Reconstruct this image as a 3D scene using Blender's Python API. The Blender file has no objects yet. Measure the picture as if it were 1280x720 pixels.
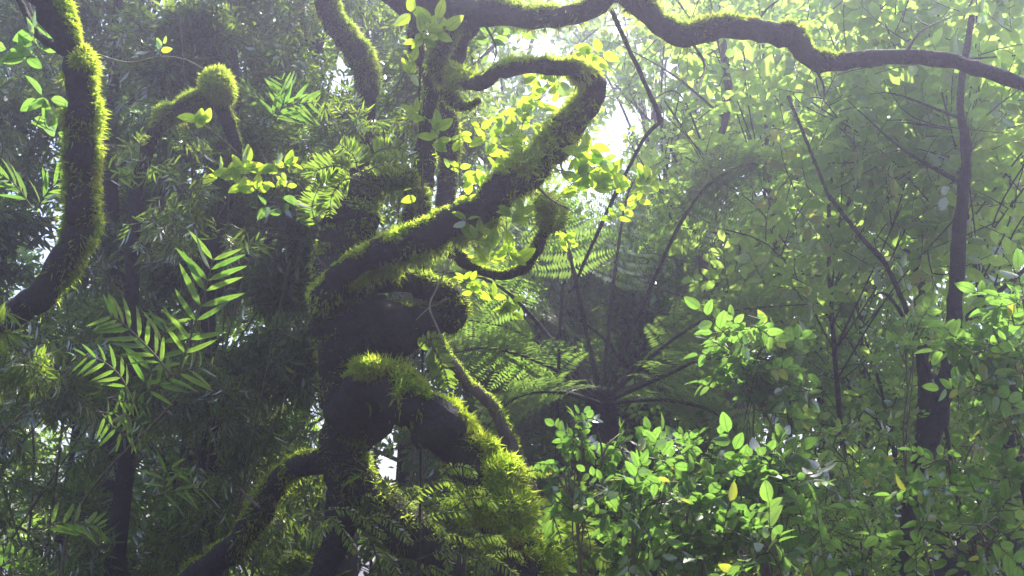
import bpy, math, random
import numpy as np
from math import radians as R
rng = np.random.default_rng(7); random.seed(7)
sc = bpy.context.scene
col = sc.collection
# ------------------------------------------------------------------ camera
CAM = np.array([0., 0., 1.6]); PITCH = R(15); F = 640 / math.tan(R(27.5))
FW = np.array([0, math.cos(PITCH), math.sin(PITCH)]); RT = np.array([1., 0, 0]); UP = np.array([0, -math.sin(PITCH), math.cos(PITCH)])
def W(px, py, d): return CAM + d * (FW + RT * (px - 640) / F + UP * (360 - py) / F)
def proj(P):
    q = P - CAM; z = q @ FW
    return 640 + F * (q @ RT) / z, 360 - F * (q @ UP) / z
cd = bpy.data.cameras.new('camera'); cam = bpy.data.objects.new('camera', cd); col.objects.link(cam)
cam.location = CAM; cam.rotation_euler = (R(90) + PITCH, 0, 0); cd.sensor_width = 36; cd.lens = 18 / math.tan(R(27.5)); cd.clip_end = 2000
cd.dof.use_dof = True; cd.dof.focus_distance = 5.0; cd.dof.aperture_fstop = 5.0
sc.camera = cam
# ------------------------------------------------------------------ light
EL, AZ = R(58), R(24)       # sun ahead of the camera, a little to the right
S = np.array([math.cos(EL) * math.sin(AZ), math.cos(EL) * math.cos(AZ), math.sin(EL)])
w = bpy.data.worlds.new('World'); sc.world = w; w.use_nodes = True
nt = w.node_tree; bg = nt.nodes['Background']; sk = nt.nodes.new('ShaderNodeTexSky')
sk.sky_type = 'NISHITA'; sk.sun_disc = False; sk.sun_elevation = EL; sk.sun_rotation = AZ; sk.air_density = 1.0; sk.dust_density = 3.0
nt.links.new(sk.outputs[0], bg.inputs[0]); bg.inputs[1].default_value = 0.14
sl = bpy.data.lights.new('sun', 'SUN'); sl.energy = 5.0; sl.angle = R(0.6); sl.color = (1, .95, .86)
so = bpy.data.objects.new('sun', sl); col.objects.link(so)
from mathutils import Vector
so.rotation_euler = Vector(S).to_track_quat('Z', 'Y').to_euler(); so.location = S * 30
sc.view_settings.view_transform = 'Standard'; sc.view_settings.look = 'None'; sc.view_settings.gamma = 1; sc.view_settings.exposure = 1.45
cy = sc.cycles
cy.use_denoising = True; cy.max_bounces = 8; cy.diffuse_bounces = 7; cy.glossy_bounces = 2; cy.transmission_bounces = 7; cy.volume_bounces = 0; cy.transparent_max_bounces = 4
cy.sample_clamp_indirect = 4; cy.use_adaptive_sampling = True; cy.adaptive_threshold = 0.02
# ------------------------------------------------------------------ materials
def mat(name):
    m = bpy.data.materials.new(name); m.use_nodes = True; t = m.node_tree; t.nodes.clear()
    return m, t, t.nodes, t.links
def leaf_mat(name, refl, refl2, trans, trans2, gloss=.12, rough=.35, tmix=.55, vein=True, patch=None, odd=None):
    m, t, N, L = mat(name)
    out = N.new('ShaderNodeOutputMaterial')
    at = N.new('ShaderNodeAttribute'); at.attribute_name = 'leafc'; sp = N.new('ShaderNodeSeparateXYZ'); L.new(at.outputs['Vector'], sp.inputs[0])
    def mixc(a, b, f):
        n = N.new('ShaderNodeMix'); n.data_type = 'RGBA'
        if hasattr(f, 'links'): L.new(f, n.inputs[0])
        else: n.inputs[0].default_value = f
        for k, v in ((6, a), (7, b)):
            if hasattr(v, 'links'): L.new(v, n.inputs[k])
            else: n.inputs[k].default_value = (*v, 1)
        return n.outputs[2]
    def math_(op, a, b=0., c=None):
        n = N.new('ShaderNodeMath'); n.operation = op
        for k, v in enumerate((a, b) if c is None else (a, b, c)):
            if hasattr(v, 'links'): L.new(v, n.inputs[k])
            else: n.inputs[k].default_value = v
        return n.outputs[0]
    cr = mixc(refl, refl2, sp.outputs[2]); ct = mixc(trans, trans2, sp.outputs[2])
    no = N.new('ShaderNodeTexNoise'); no.inputs['Scale'].default_value = 38; no.inputs['Detail'].default_value = 2
    tc = N.new('ShaderNodeTexCoord'); L.new(tc.outputs['Object'], no.inputs['Vector'])
    blotch = math_('MULTIPLY_ADD', no.outputs[0], .7, .65)
    if vein:
        mid = math_('ABSOLUTE', sp.outputs[0])                      # 0 at the midrib
        side = math_('SUBTRACT', math_('MULTIPLY', sp.outputs[1], 7.), math_('MULTIPLY', mid, 1.6))
        sv = math_('ABSOLUTE', math_('SUBTRACT', math_('FRACT', side), .5))
        v1 = math_('LESS_THAN', mid, .07); v2 = math_('MULTIPLY', math_('LESS_THAN', sv, .06), .45)
        v = math_('MAXIMUM', v1, v2)
        ct = mixc(ct, tuple(c * .45 for c in trans), v); cr = mixc(cr, tuple(min(1, c * 1.8) for c in refl), v)
    if patch:
        pn = N.new('ShaderNodeTexNoise'); pn.inputs['Scale'].default_value = 7; pn.inputs['Detail'].default_value = 3; L.new(tc.outputs['Object'], pn.inputs['Vector'])
        pr = N.new('ShaderNodeMapRange'); pr.inputs[1].default_value = .58; pr.inputs[2].default_value = .76; L.new(pn.outputs[0], pr.inputs[0])
        ct = mixc(ct, patch, pr.outputs[0]); cr = mixc(cr, tuple(c * .35 for c in patch), pr.outputs[0])
    if odd:
        of = math_('GREATER_THAN', math_('FRACT', math_('MULTIPLY', sp.outputs[2], 9.7)), .975)
        ct = mixc(ct, odd, of); cr = mixc(cr, tuple(c * .4 for c in odd), of)
    mu = N.new('ShaderNodeVectorMath'); mu.operation = 'SCALE'; L.new(ct, mu.inputs[0]); L.new(blotch, mu.inputs[3])
    df = N.new('ShaderNodeBsdfDiffuse'); tr = N.new('ShaderNodeBsdfTranslucent'); gl = N.new('ShaderNodeBsdfGlossy')
    L.new(cr, df.inputs[0]); L.new(mu.outputs[0], tr.inputs[0]); gl.inputs['Roughness'].default_value = rough
    m1 = N.new('ShaderNodeMixShader'); m1.inputs[0].default_value = tmix; L.new(df.outputs[0], m1.inputs[1]); L.new(tr.outputs[0], m1.inputs[2])
    fr = N.new('ShaderNodeLayerWeight'); fr.inputs[0].default_value = .35
    m2 = N.new('ShaderNodeMixShader'); L.new(math_('MULTIPLY', fr.outputs['Fresnel'], gloss * 3), m2.inputs[0]); L.new(m1.outputs[0], m2.inputs[1]); L.new(gl.outputs[0], m2.inputs[2])
    L.new(m2.outputs[0], out.inputs[0]); return m
def solid_mat(name, c1, c2, scale=18, rough=.9, bump=.4, stretch=(1, 1, 1)):
    m, t, N, L = mat(name)
    out = N.new('ShaderNodeOutputMaterial'); b = N.new('ShaderNodeBsdfPrincipled'); b.inputs['Roughness'].default_value = rough
    tc = N.new('ShaderNodeTexCoord'); mp = N.new('ShaderNodeMapping'); mp.inputs['Scale'].default_value = stretch
    no = N.new('ShaderNodeTexNoise'); no.inputs['Scale'].default_value = scale; no.inputs['Detail'].default_value = 7; no.inputs['Roughness'].default_value = .65
    L.new(tc.outputs['Object'], mp.inputs[0]); L.new(mp.outputs[0], no.inputs['Vector'])
    cr = N.new('ShaderNodeValToRGB'); cr.color_ramp.elements[0].position = .35; cr.color_ramp.elements[1].position = .68
    cr.color_ramp.elements[0].color = (*c1, 1); cr.color_ramp.elements[1].color = (*c2, 1); L.new(no.outputs[0], cr.inputs[0]); L.new(cr.outputs[0], b.inputs['Base Color'])
    bp = N.new('ShaderNodeBump'); bp.inputs['Strength'].default_value = bump; bp.inputs['Distance'].default_value = .02
    L.new(no.outputs[0], bp.inputs['Height']); L.new(bp.outputs[0], b.inputs['Normal']); L.new(b.outputs[0], out.inputs[0]); return m
def bark_mat(name, c1, c2, c3):
    m, t, N, L = mat(name)
    out = N.new('ShaderNodeOutputMaterial'); b = N.new('ShaderNodeBsdfPrincipled'); b.inputs['Roughness'].default_value = .85
    tc = N.new('ShaderNodeTexCoord'); no = N.new('ShaderNodeTexNoise'); no.inputs['Scale'].default_value = 26; no.inputs['Detail'].default_value = 9; no.inputs['Roughness'].default_value = .7
    big = N.new('ShaderNodeTexNoise'); big.inputs['Scale'].default_value = 5; big.inputs['Detail'].default_value = 4
    vo = N.new('ShaderNodeTexVoronoi'); vo.inputs['Scale'].default_value = 32; vo.feature = 'DISTANCE_TO_EDGE'
    for n in (no, big): L.new(tc.outputs['Object'], n.inputs['Vector'])
    wv = N.new('ShaderNodeVectorMath'); wv.operation = 'MULTIPLY_ADD'; L.new(no.outputs['Color'], wv.inputs[0]); wv.inputs[1].default_value = (.06, .06, .06); L.new(tc.outputs['Object'], wv.inputs[2]); L.new(wv.outputs[0], vo.inputs['Vector'])
    cr = N.new('ShaderNodeValToRGB'); e = cr.color_ramp.elements; e[0].position = .38; e[1].position = .66; e[0].color = (*c1, 1); e[1].color = (*c2, 1); L.new(no.outputs[0], cr.inputs[0])
    mr = N.new('ShaderNodeMapRange'); mr.inputs[1].default_value = .52; mr.inputs[2].default_value = .62; L.new(big.outputs[0], mr.inputs[0])
    mx = N.new('ShaderNodeMix'); mx.data_type = 'RGBA'; L.new(mr.outputs[0], mx.inputs[0]); L.new(cr.outputs[0], mx.inputs[6]); mx.inputs[7].default_value = (*c3, 1); L.new(mx.outputs[2], b.inputs['Base Color'])
    ad = N.new('ShaderNodeMath'); ad.operation = 'MULTIPLY_ADD'; L.new(vo.outputs[0], ad.inputs[0]); ad.inputs[1].default_value = 2.; L.new(no.outputs[0], ad.inputs[2])
    bp = N.new('ShaderNodeBump'); bp.inputs['Strength'].default_value = 1; bp.inputs['Distance'].default_value = .03; L.new(ad.outputs[0], bp.inputs['Height']); L.new(bp.outputs[0], b.inputs['Normal']); L.new(b.outputs[0], out.inputs[0]); return m
M = {
 'bark': bark_mat('dark_bark', (.008, .008, .008), (.045, .038, .032), (.03, .036, .014)),
 'bark2': solid_mat('pale_bark', (.05, .04, .03), (.14, .11, .085), 22, .85, .5, (1, 1, .4)),
 'twig': solid_mat('green_twig', (.05, .045, .02), (.10, .09, .035), 30, .7, .2),
 'dry': solid_mat('dry_twig', (.13, .11, .09), (.3, .26, .21), 30, .8, .3),
 'soil': solid_mat('leaf_litter', (.03, .02, .012), (.11, .075, .04), 6, 1, .8),
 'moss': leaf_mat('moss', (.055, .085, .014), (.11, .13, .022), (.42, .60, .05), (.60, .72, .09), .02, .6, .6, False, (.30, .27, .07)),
 'moss_lit': leaf_mat('sunlit_moss', (.08, .10, .014), (.14, .14, .022), (.56, .80, .05), (.78, .88, .09), .02, .6, .68, False, (.55, .50, .08)),  # brighter copy of the moss, sunlight put into its colour
 'broad': leaf_mat('broad_leaf', (.035, .075, .012), (.06, .11, .02), (.21, .45, .06), (.33, .58, .08), .08, .36, odd=(.48, .54, .06)),
 'broad_lit': leaf_mat('lit_broad_leaf', (.05, .09, .02), (.07, .12, .03), (.44, .74, .09), (.62, .86, .14), .07, .36, .6, False, odd=(.52, .56, .10)),  # brighter leaf copy, the right half's stronger light is in its colour
 'sun_leaf': leaf_mat('sunlit_leaf', (.06, .12, .015), (.08, .14, .02), (.52, .82, .035), (.68, .90, .06), .08, .35),  # same kind of leaf with the sun's brightness painted in
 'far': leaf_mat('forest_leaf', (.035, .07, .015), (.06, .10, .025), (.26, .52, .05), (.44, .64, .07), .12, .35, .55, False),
 'lance': leaf_mat('bamboo_leaf', (.022, .048, .012), (.045, .07, .016), (.17, .34, .03), (.42, .54, .05), .10, .3, .55, False),
 'tree_fern': leaf_mat('tree_fern_leaf', (.03, .06, .015), (.045, .07, .02), (.24, .44, .06), (.36, .54, .08), .12, .35, .55, False),
 'fern': leaf_mat('fern_leaf', (.04, .075, .015), (.06, .09, .02), (.32, .54, .05), (.46, .62, .07), .14, .35, .5, False),
}
# ------------------------------------------------------------------ mesh accumulation
def nrm(v): return v / np.maximum(np.linalg.norm(v, axis=-1, keepdims=True), 1e-9)
class Acc:
    def __init__(s): s.V = []; s.Q = []; s.T = []; s.A = []; s.mq = []; s.mt = []; s.n = 0
    def add(s, V, Q=None, T=None, A=None, m=0, mq=None, mt=None):
        V = np.asarray(V, float).reshape(-1, 3)
        if Q is not None and len(Q): Q = np.asarray(Q); s.Q.append(Q + s.n); s.mq.append(np.full(len(Q), m) if mq is None else mq)
        if T is not None and len(T): T = np.asarray(T); s.T.append(T + s.n); s.mt.append(np.full(len(T), m) if mt is None else mt)
        s.V.append(V); s.A.append(np.zeros((len(V), 3)) if A is None else A); s.n += len(V)
    def cat(s):
        z = lambda l, k: np.concatenate(l) if l else np.zeros((0, k), int)
        z1 = lambda l: np.concatenate(l) if l else np.zeros(0, int)
        return np.concatenate(s.V), z(s.Q, 4), z(s.T, 3), np.concatenate(s.A), z1(s.mq), z1(s.mt)
    def obj(s, name, mats, parent=None, base=None, smooth=True):
        V, Q, T, A, mq, mt = s.cat()
        if base is not None: V = V - base
        me = bpy.data.meshes.new(name)
        me.vertices.add(len(V)); me.vertices.foreach_set('co', V.astype(np.float32).ravel())
        nl = Q.size + T.size; me.loops.add(nl); me.loops.foreach_set('vertex_index', np.concatenate([Q.ravel(), T.ravel()]).astype(np.int32))
        me.polygons.add(len(Q) + len(T))
        st = np.concatenate([np.arange(len(Q)) * 4, Q.size + np.arange(len(T)) * 3]).astype(np.int32)
        me.polygons.foreach_set('loop_start', st)
        me.polygons.foreach_set('material_index', np.concatenate([mq, mt]).astype(np.int32))
        if not isinstance(mats, (list, tuple)): mats = [mats]
        for x in mats: me.materials.append(M[x])
        me.update(calc_edges=True)
        me.polygons.foreach_set('use_smooth', np.full(len(me.polygons), smooth))
        at = me.attributes.new('leafc', 'FLOAT_VECTOR', 'POINT'); at.data.foreach_set('vector', A.astype(np.float32).ravel())
        me.validate()
        o = bpy.data.objects.new(name, me); col.objects.link(o)
        if parent is not None: o.parent = parent
        return o
class Thing:
    def __init__(s, name, label, cat, base, group=None):
        s.base = np.array(base, float); e = bpy.data.objects.new(name, None); col.objects.link(e)
        e.location = s.base; e['label'] = label; e['category'] = cat; e.empty_display_size = .2
        if group: e['group'] = group
        s.o = e
    def part(s, name, acc, mats, parent=None, label=None):
        o = acc.obj(name, mats, parent or s.o, s.base)
        if label: o['label'] = label
        return o
# ------------------------------------------------------------------ tubes
def spline(P, n):
    P = np.asarray(P, float); k = len(P)
    if k == 2: t = np.linspace(0, 1, n)[:, None]; return P[0] * (1 - t) + P[1] * t
    E = np.vstack([2 * P[0] - P[1], P, 2 * P[-1] - P[-2]]); u = np.linspace(0, k - 1 - 1e-6, n); i = u.astype(int); t = (u - i)[:, None]
    a, b, c, d = E[i], E[i + 1], E[i + 2], E[i + 3]
    return .5 * (2 * b + (c - a) * t + (2 * a - 5 * b + 4 * c - d) * t**2 + (3 * b - a - 3 * c + d) * t**3)
def wob(P, f, s=0.):
    return (np.sin(P[..., 0] * f + 1.3 * np.sin(P[..., 2] * f * .7 + s) + s) + np.sin(P[..., 1] * f * 1.1 + 1.7 * np.sin(P[..., 0] * f * .8) + 2 * s) + np.sin(P[..., 2] * f * .9 + 1.1 * np.sin(P[..., 1] * f * 1.2 + s))) / 3
def frames(C):
    T = nrm(np.gradient(C, axis=0)); N = np.zeros_like(T)
    a = np.array([0, 0, 1.]) if abs(T[0][2]) < .8 else np.array([1., 0, 0]); v = nrm(np.cross(T[0], a))
    for i in range(len(T)): v = nrm(v - T[i] * (v @ T[i])); N[i] = v
    return T, N, np.cross(T, N)
def tube(acc, P, r, nseg=None, sides=10, rough=.12, m=0, cap=True, seed=0.):
    P = np.asarray(P, float); L = np.linalg.norm(np.diff(P, axis=0), axis=1).sum()
    r = np.asarray(r, float)
    if r.ndim == 0: r = np.full(len(P), float(r))
    if nseg is None: nseg = int(np.clip(L / max(.5 * r.mean(), .004), 6, 90))
    C = spline(P, nseg); rr = np.interp(np.linspace(0, len(P) - 1, nseg), np.arange(len(P)), r)
    T, N, B = frames(C); a = np.linspace(0, 2 * np.pi, sides, endpoint=False)
    D = N[:, None] * np.cos(a)[None, :, None] + B[:, None] * np.sin(a)[None, :, None]
    if rough:
        q = C[:, None] + D * rr[:, None, None]; f = 2.2 / max(r.mean(), .01)
        amp = 1 + rough * (wob(q, f, seed) + .6 * wob(q, f * 2.3, seed + 3))
    else: amp = np.ones((nseg, sides))
    V = C[:, None] + D * (rr[:, None] * amp)[..., None]
    i = np.arange(nseg - 1)[:, None] * sides; j = np.arange(sides)[None]; k = (j + 1) % sides
    Q = np.stack([i + j, i + k, i + sides + k, i + sides + j], -1).reshape(-1, 4)
    V = V.reshape(-1, 3); T_ = None
    if cap:
        V = np.vstack([V, C[0] - T[0] * rr[0] * .4, C[-1] + T[-1] * rr[-1] * .6]); n = nseg * sides; jj = np.arange(sides); kk = (jj + 1) % sides
        T_ = np.vstack([np.stack([kk, jj, np.full(sides, n)], -1), np.stack([n - sides + jj, n - sides + kk, np.full(sides, n + 1)], -1)])
    acc.add(V, Q, T_, m=m)
    return C, rr, T, N, B
# ------------------------------------------------------------------ leaves
def blade(rows, width, fold=.25, curl=-.15):
    v = np.linspace(0, 1, rows + 2); V = [(0, 0, 0)]; A = [(0, 0)]
    for t in v[1:-1]:
        wd = width(t); z = curl * t * t
        V += [(-wd, t, z + fold * wd), (0, t, z), (wd, t, z + fold * wd)]; A += [(-1, t), (0, t), (1, t)]
    V.append((0, 1, curl)); A.append((0, 1)); n = len(V) - 1
    Q = []; T = [(0, 2, 1), (0, 3, 2)]
    for i in range(rows - 1):
        a = 1 + 3 * i; Q += [(a, a + 1, a + 4, a + 3), (a + 1, a + 2, a + 5, a + 4)]
    a = 1 + 3 * (rows - 1); T += [(a, a + 1, n), (a + 1, a + 2, n)]
    V = np.array(V, float); A = np.c_[np.array(A, float), np.zeros(len(V))]
    return dict(V=V, Q=np.array(Q, int).reshape(-1, 4), T=np.array(T), A=A, mq=np.zeros(len(Q), int), mt=np.zeros(len(T), int))
ovate = lambda k: (lambda t: k * math.sin(math.pi * t ** .8) ** .75)
L_ov = blade(5, ovate(.27)); L_ov2 = blade(2, lambda t: .26 * math.sin(math.pi * t)**.6); L_far = blade(1, lambda t: .24)
L_lan = blade(4, lambda t: .07 * math.sin(math.pi * t ** .7) ** .7, .2, -.22); L_lan1 = blade(1, lambda t: .13, .3, -.15)
L_pin = blade(1, lambda t: .17, .1, -.1)
def inst(acc, tm, pos, Y, Z, s, rnd=None, sx=None, m=0, rmix=1.):
    n = len(pos); Y = nrm(Y); X = nrm(np.cross(Y, Z)); Z = np.cross(X, Y); s = np.broadcast_to(s, n)[:, None, None]
    v = tm['V'][None] * s
    x = v[..., :1] if sx is None else v[..., :1] * np.asarray(sx).reshape(-1, 1, 1)
    V = pos[:, None] + x * X[:, None] + v[..., 1:2] * Y[:, None] + v[..., 2:] * Z[:, None]
    k = len(tm['V']); off = (np.arange(n) * k)[:, None, None]
    A = np.broadcast_to(tm['A'][None], (n, k, 3)).copy()
    if rnd is None: rnd = rng.random(n)
    A[..., 2] = A[..., 2] * (1 - rmix) + rnd[:, None] * rmix
    acc.add(V, (tm['Q'][None] + off).reshape(-1, 4) if len(tm['Q']) else None, (tm['T'][None] + off).reshape(-1, 3) if len(tm['T']) else None,
            A.reshape(-1, 3), mq=np.tile(tm['mq'], n) + m, mt=np.tile(tm['mt'], n) + m)
def sprig(leaf, n, spread=50, twig=2.2, jitter=.25, droop=0.):
    a = Acc(); P = np.array([[0, 0, 0], [.08, twig * .5, .05], [0, twig, -droop * .6]])
    tube(a, P, [.035, .025, .012], nseg=4, sides=3, rough=0, m=1, cap=False)
    t = np.linspace(.3, 1, n); C = spline(P, 50)[(t * 49).astype(int)]; side = np.where(np.arange(n) % 2, 1., -1.)
    an = np.radians(spread) * side * (1 - .75 * (np.arange(n) == n - 1)) * rng.uniform(.7, 1.3, n)
    Y = np.c_[np.sin(an), np.cos(an), rng.normal(0, jitter, n) - droop]; Z = np.c_[rng.normal(0, .3, n), rng.normal(0, .3, n), np.ones(n)]
    inst(a, leaf, C, Y, Z, rng.uniform(.7, 1.1, n))
    V, Q, T, A, mq, mt = a.cat(); return dict(V=V, Q=Q, T=T, A=A, mq=mq, mt=mt)
SP = {
 'broad': [sprig(L_ov, n, 52) for n in (4, 5, 6, 7)],
 'mid': [sprig(L_ov2, n, 55) for n in (5, 6, 7, 8)],
 'far': [sprig(L_far, n, 60, 2.6, .4) for n in (6, 8, 9)],
 'lance': [sprig(L_lan, n, 38, 1.1, .25, .45) for n in (5, 6, 7)],
 'bam': [sprig(L_lan1, n, 45, 1.3, .3, .4) for n in (6, 7, 8)],
}
GAPS = [(764, 150, 21, 54, .12), (744, 200, 22, 30, .12), (800, 170, 36, 50, .6), (470, 296, 22, 18, .03), (662, 380, 26, 22, .06), (485, 590, 30, 50, .06),
        (462, 695, 55, 36, .22), (30, 302, 16, 16, .1), (610, 120, 45, 25, .5), (640, 320, 18, 14, .15), (8, 370, 14, 20, .2), (860, 215, 40, 30, .6)]
def carve(P, more=()):
    x, y = proj(P); keep = np.ones(len(P), bool)
    for gx, gy, rx, ry, p in list(GAPS) + list(more):
        ins = ((x - gx) / rx) ** 2 + ((y - gy) / ry) ** 2 < 1
        keep &= ~ins | (rng.random(len(P)) < p)
    return keep
BAMGAPS = [(325, 500, 22, 36, .4), (335, 620, 34, 50, .5), (390, 640, 30, 60, .4)]
def foliage(acc, kind, P, out, leaf, up=.6, view=.35, rnd=None, m=0, hang=0.):
    """sprigs at P pointing outward; leaf is the leaf length in metres"""
    n = len(P)
    if n == 0: return
    tms = SP[kind]; pick = rng.integers(0, len(tms), n)
    Y = nrm(out) * .7 + rng.normal(0, .45, (n, 3)); Y[:, 2] += .15 - hang
    Z = rng.normal(0, .38, (n, 3)); Z[:, 2] += up; Z[:, 1] += view
    P = P - nrm(Y) * leaf * 1.15
    r = rng.random(n) if rnd is None else rnd
    for i, tm in enumerate(tms):
        k = pick == i
        if k.any(): inst(acc, tm, P[k], Y[k], Z[k], leaf * rng.uniform(.65, 1.2, k.sum()), r[k], m=m, rmix=.6)
def ball(n, c, rad, shell=.5):
    d = nrm(rng.normal(size=(n, 3))); return c + d * rad * (rng.random((n, 1)) ** shell), d
def ground(px, d): p = W(px, 360, d); p[2] = 0; return p
# ------------------------------------------------------------------ moss
def strands(acc, P, D, L, wd, bend=None):
    n = len(P); D = nrm(D); side = nrm(np.cross(D, nrm(rng.normal(size=(n, 3))))); L = np.broadcast_to(L, n)[:, None]; wd = np.broadcast_to(wd, n)[:, None]
    if bend is None: bend = rng.normal(0, .35, (n, 3))
    mid = P + D * L * .55; tip = P + (D + bend) * L
    V = np.stack([P - side * wd * .5, P + side * wd * .5, mid + side * wd * .5 + bend * L * .15, mid - side * wd * .5 + bend * L * .15, tip], 1)
    o = (np.arange(n) * 5)[:, None]; Q = o + np.array([[0, 1, 2, 3]]); T = o + np.array([[3, 2, 4]])
    r = np.clip(.5 + .5 * wob(P, 30) + rng.normal(0, .2, n), 0, 1)
    A = np.zeros((n, 5, 3)); A[..., 2] = r[:, None]
    acc.add(V.reshape(-1, 3), Q, T, A.reshape(-1, 3))
def moss_on(acc, tb, dens=1.0, dirn=(.15, .2, 1.), L=.035, thr=-.15, hang=.12, t0=0, t1=1, wd=.0065, la=.42):
    dens *= .55; L *= .72; hang *= .35; thr += .08
    C, rr, T, N, B = tb; seg = np.linalg.norm(np.diff(C, axis=0), axis=1); length = seg.sum()
    n = int(length * rr.mean() * 2 * np.pi * 60000 * dens); n = min(n, 90000)
    t = (t0 + (t1 - t0) * rng.random(n)) * (len(C) - 1.001); i = t.astype(int); f = (t - i)[:, None]
    ph = rng.random(n) * 2 * np.pi; dirn = nrm(np.array(dirn, float))
    c = C[i] * (1 - f) + C[i + 1] * f; D = N[i] * np.cos(ph)[:, None] + B[i] * np.sin(ph)[:, None]; r = rr[i]
    up = D @ dirn; lump = wob(c + D * r[:, None], 9) + .6 * wob(c + D * r[:, None], 23, 1) + .4 * wob(c + D * r[:, None], 61, 2)
    keep = (up + la * lump > thr + rng.normal(0, .12, n)) | (rng.random(n) < hang * (lump > .2))
    c, D, r, up, lump = c[keep], D[keep], r[keep], up[keep], lump[keep]; n = len(c)
    Ls = L * np.clip(.6 + .7 * lump + .25 * np.maximum(up, 0), .25, 2) * rng.uniform(.4, 1.35, n)
    d = D + rng.normal(0, .75, (n, 3)); d[:, 2] += np.where(up < 0, -.5, .15)
    bend = rng.normal(0, .3, (n, 3)); bend[:, 2] -= .25
    strands(acc, c + D * (r * .97)[:, None], d, Ls, wd * rng.uniform(.6, 1.3, n), bend)
def moss_mound(acc, c, rad, n, L=.04, squash=(1, 1, 1), wd=.005):
    n = int(n * .5); wd *= 1.15; L = L * .62
    d = nrm(rng.normal(size=(n, 3))); P = c + d * rad * np.array(squash); lump = wob(P, 12) + .7 * wob(P, 28, 2)
    P = P + d * (lump * .22 * rad - .1 * rad * rng.random(n))[:, None]; dd = d + rng.normal(0, .9, (n, 3)); dd[:, 2] += .2
    strands(acc, P, dd, L * rng.uniform(.4, 1.4, n), wd * rng.uniform(.6, 1.3, n))
def blob(acc, c, rad, squash=(1, 1, 1), m=0):
    u, v = 20, 12; a = np.linspace(0, 2 * np.pi, u, endpoint=False); b = np.linspace(.05, np.pi - .05, v)
    d = np.stack([np.outer(np.sin(b), np.cos(a)), np.outer(np.sin(b), np.sin(a)), np.outer(np.cos(b), np.ones(u))], -1)
    P = c + d * rad * np.array(squash); P = P + d * (wob(P, 12) * .12 * rad)[..., None]
    i = np.arange(v - 1)[:, None] * u; j = np.arange(u)[None]; k = (j + 1) % u
    acc.add(P.reshape(-1, 3), np.stack([i + j, i + u + j, i + u + k, i + k], -1).reshape(-1, 4), m=m)
# ------------------------------------------------------------------ setting
def terrain():
    a = Acc(); nx, ny = 100, 100; x = np.linspace(-60, 60, nx); y = np.linspace(-30, 75, ny); X, Y = np.meshgrid(x, y)
    Z = .06 * np.sin(X * 1.3) * np.cos(Y * 1.1) - .05 - .05 * np.maximum(Y - 20, 0)
    i = np.arange(ny - 1)[:, None] * nx; j = np.arange(nx - 1)[None]
    a.add(np.stack([X, Y, Z], -1), np.stack([i + j, i + j + 1, i + nx + j + 1, i + nx + j], -1).reshape(-1, 4))
    o = a.obj('ground', 'soil'); o['kind'] = 'structure'
terrain()
def haze():
    a = Acc(); x0, x1, y0, y1, z0, z1 = -61, 61, -31, 76, -4.2, 13.5
    V = [(x, y, z) for z in (z0, z1) for y in (y0, y1) for x in (x0, x1)]
    a.add(V, [(0, 2, 3, 1), (4, 5, 7, 6), (0, 1, 5, 4), (2, 6, 7, 3), (0, 4, 6, 2), (1, 3, 7, 5)])
    m, t, N, L = mat('haze'); out = N.new('ShaderNodeOutputMaterial'); v = N.new('ShaderNodeVolumePrincipled')
    v.inputs['Color'].default_value = (.72, .71, 1, 1); v.inputs['Density'].default_value = HAZE; v.inputs['Anisotropy'].default_value = .68  # tinted volume added to give the veiling glare towards the sun
    L.new(v.outputs[0], out.inputs['Volume']); M['haze'] = m
    o = a.obj('haze', 'haze', smooth=False); o['kind'] = 'stuff'; o['label'] = 'pale lilac haze added between the trees for the veiling glare'; o['category'] = 'haze'
HAZE = .011
haze()
# ------------------------------------------------------------------ the old mossy tree
def pts(L, d0=None):
    """[(px, py, width_px, depth)] -> points, radii"""
    P = np.array([W(x, y, d) for x, y, w_, d in L]); r = np.array([w_ * d / F / 2 for x, y, w_, d in L]); return P, r
def limb(thing, name, L, moss=None, parent=None, mats='bark', sides=14, rough=.16, mk='moss', label=None, ext=None, seed=0.):
    P, r = pts(L)
    if len(P) > 4:
        k = len(P) * 3; P = spline(P, k); r = np.interp(np.linspace(0, len(r) - 1, k), np.arange(len(r)), r); P[1:-1] += rng.normal(0, 1, (k - 2, 3)) * r[1:-1, None] * .10; r = r * (1 + rng.normal(0, .09, k))
    if ext is not None: P = np.vstack([ext[0], P]); r = np.r_[ext[1], r]
    a = Acc(); tb = tube(a, P, r, sides=sides, rough=rough, seed=seed); o = thing.part(name, a, mats, parent, label)
    if moss:
        b = Acc(); moss_on(b, tb, **moss); thing.part('moss', b, mk, o)
    return o, tb
base = ground(600, 5.0)
T1 = Thing('mossy_tree', 'old gnarled dark tree in the middle, with a moss-topped limb curving over its trunk', 'tree', base)
g = [base, .2]
trunk, tb0 = limb(T1, 'trunk', [(590, 770, 56, 5), (550, 705, 54, 5), (504, 662, 56, 5), (460, 625, 54, 5), (434, 580, 62, 5), (430, 530, 62, 5), (434, 470, 72, 5), (436, 415, 84, 5), (430, 370, 70, 5.02), (425, 330, 62, 5.1), (436, 285, 60, 5.15), (452, 245, 48, 5.2), (480, 218, 30, 5.25), (508, 222, 24, 5.3), (528, 250, 18, 5.3)],
     dict(dens=.35, thr=.45, L=.03, hang=.05, t0=.1), ext=(base[None], [.19]), rough=.2, sides=20)
a = Acc(); moss_on(a, tb0, dens=.16, thr=-3, L=.05, dirn=(0, 0, 1), t0=.15); T1.part('moss', a, 'moss', trunk)
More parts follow.
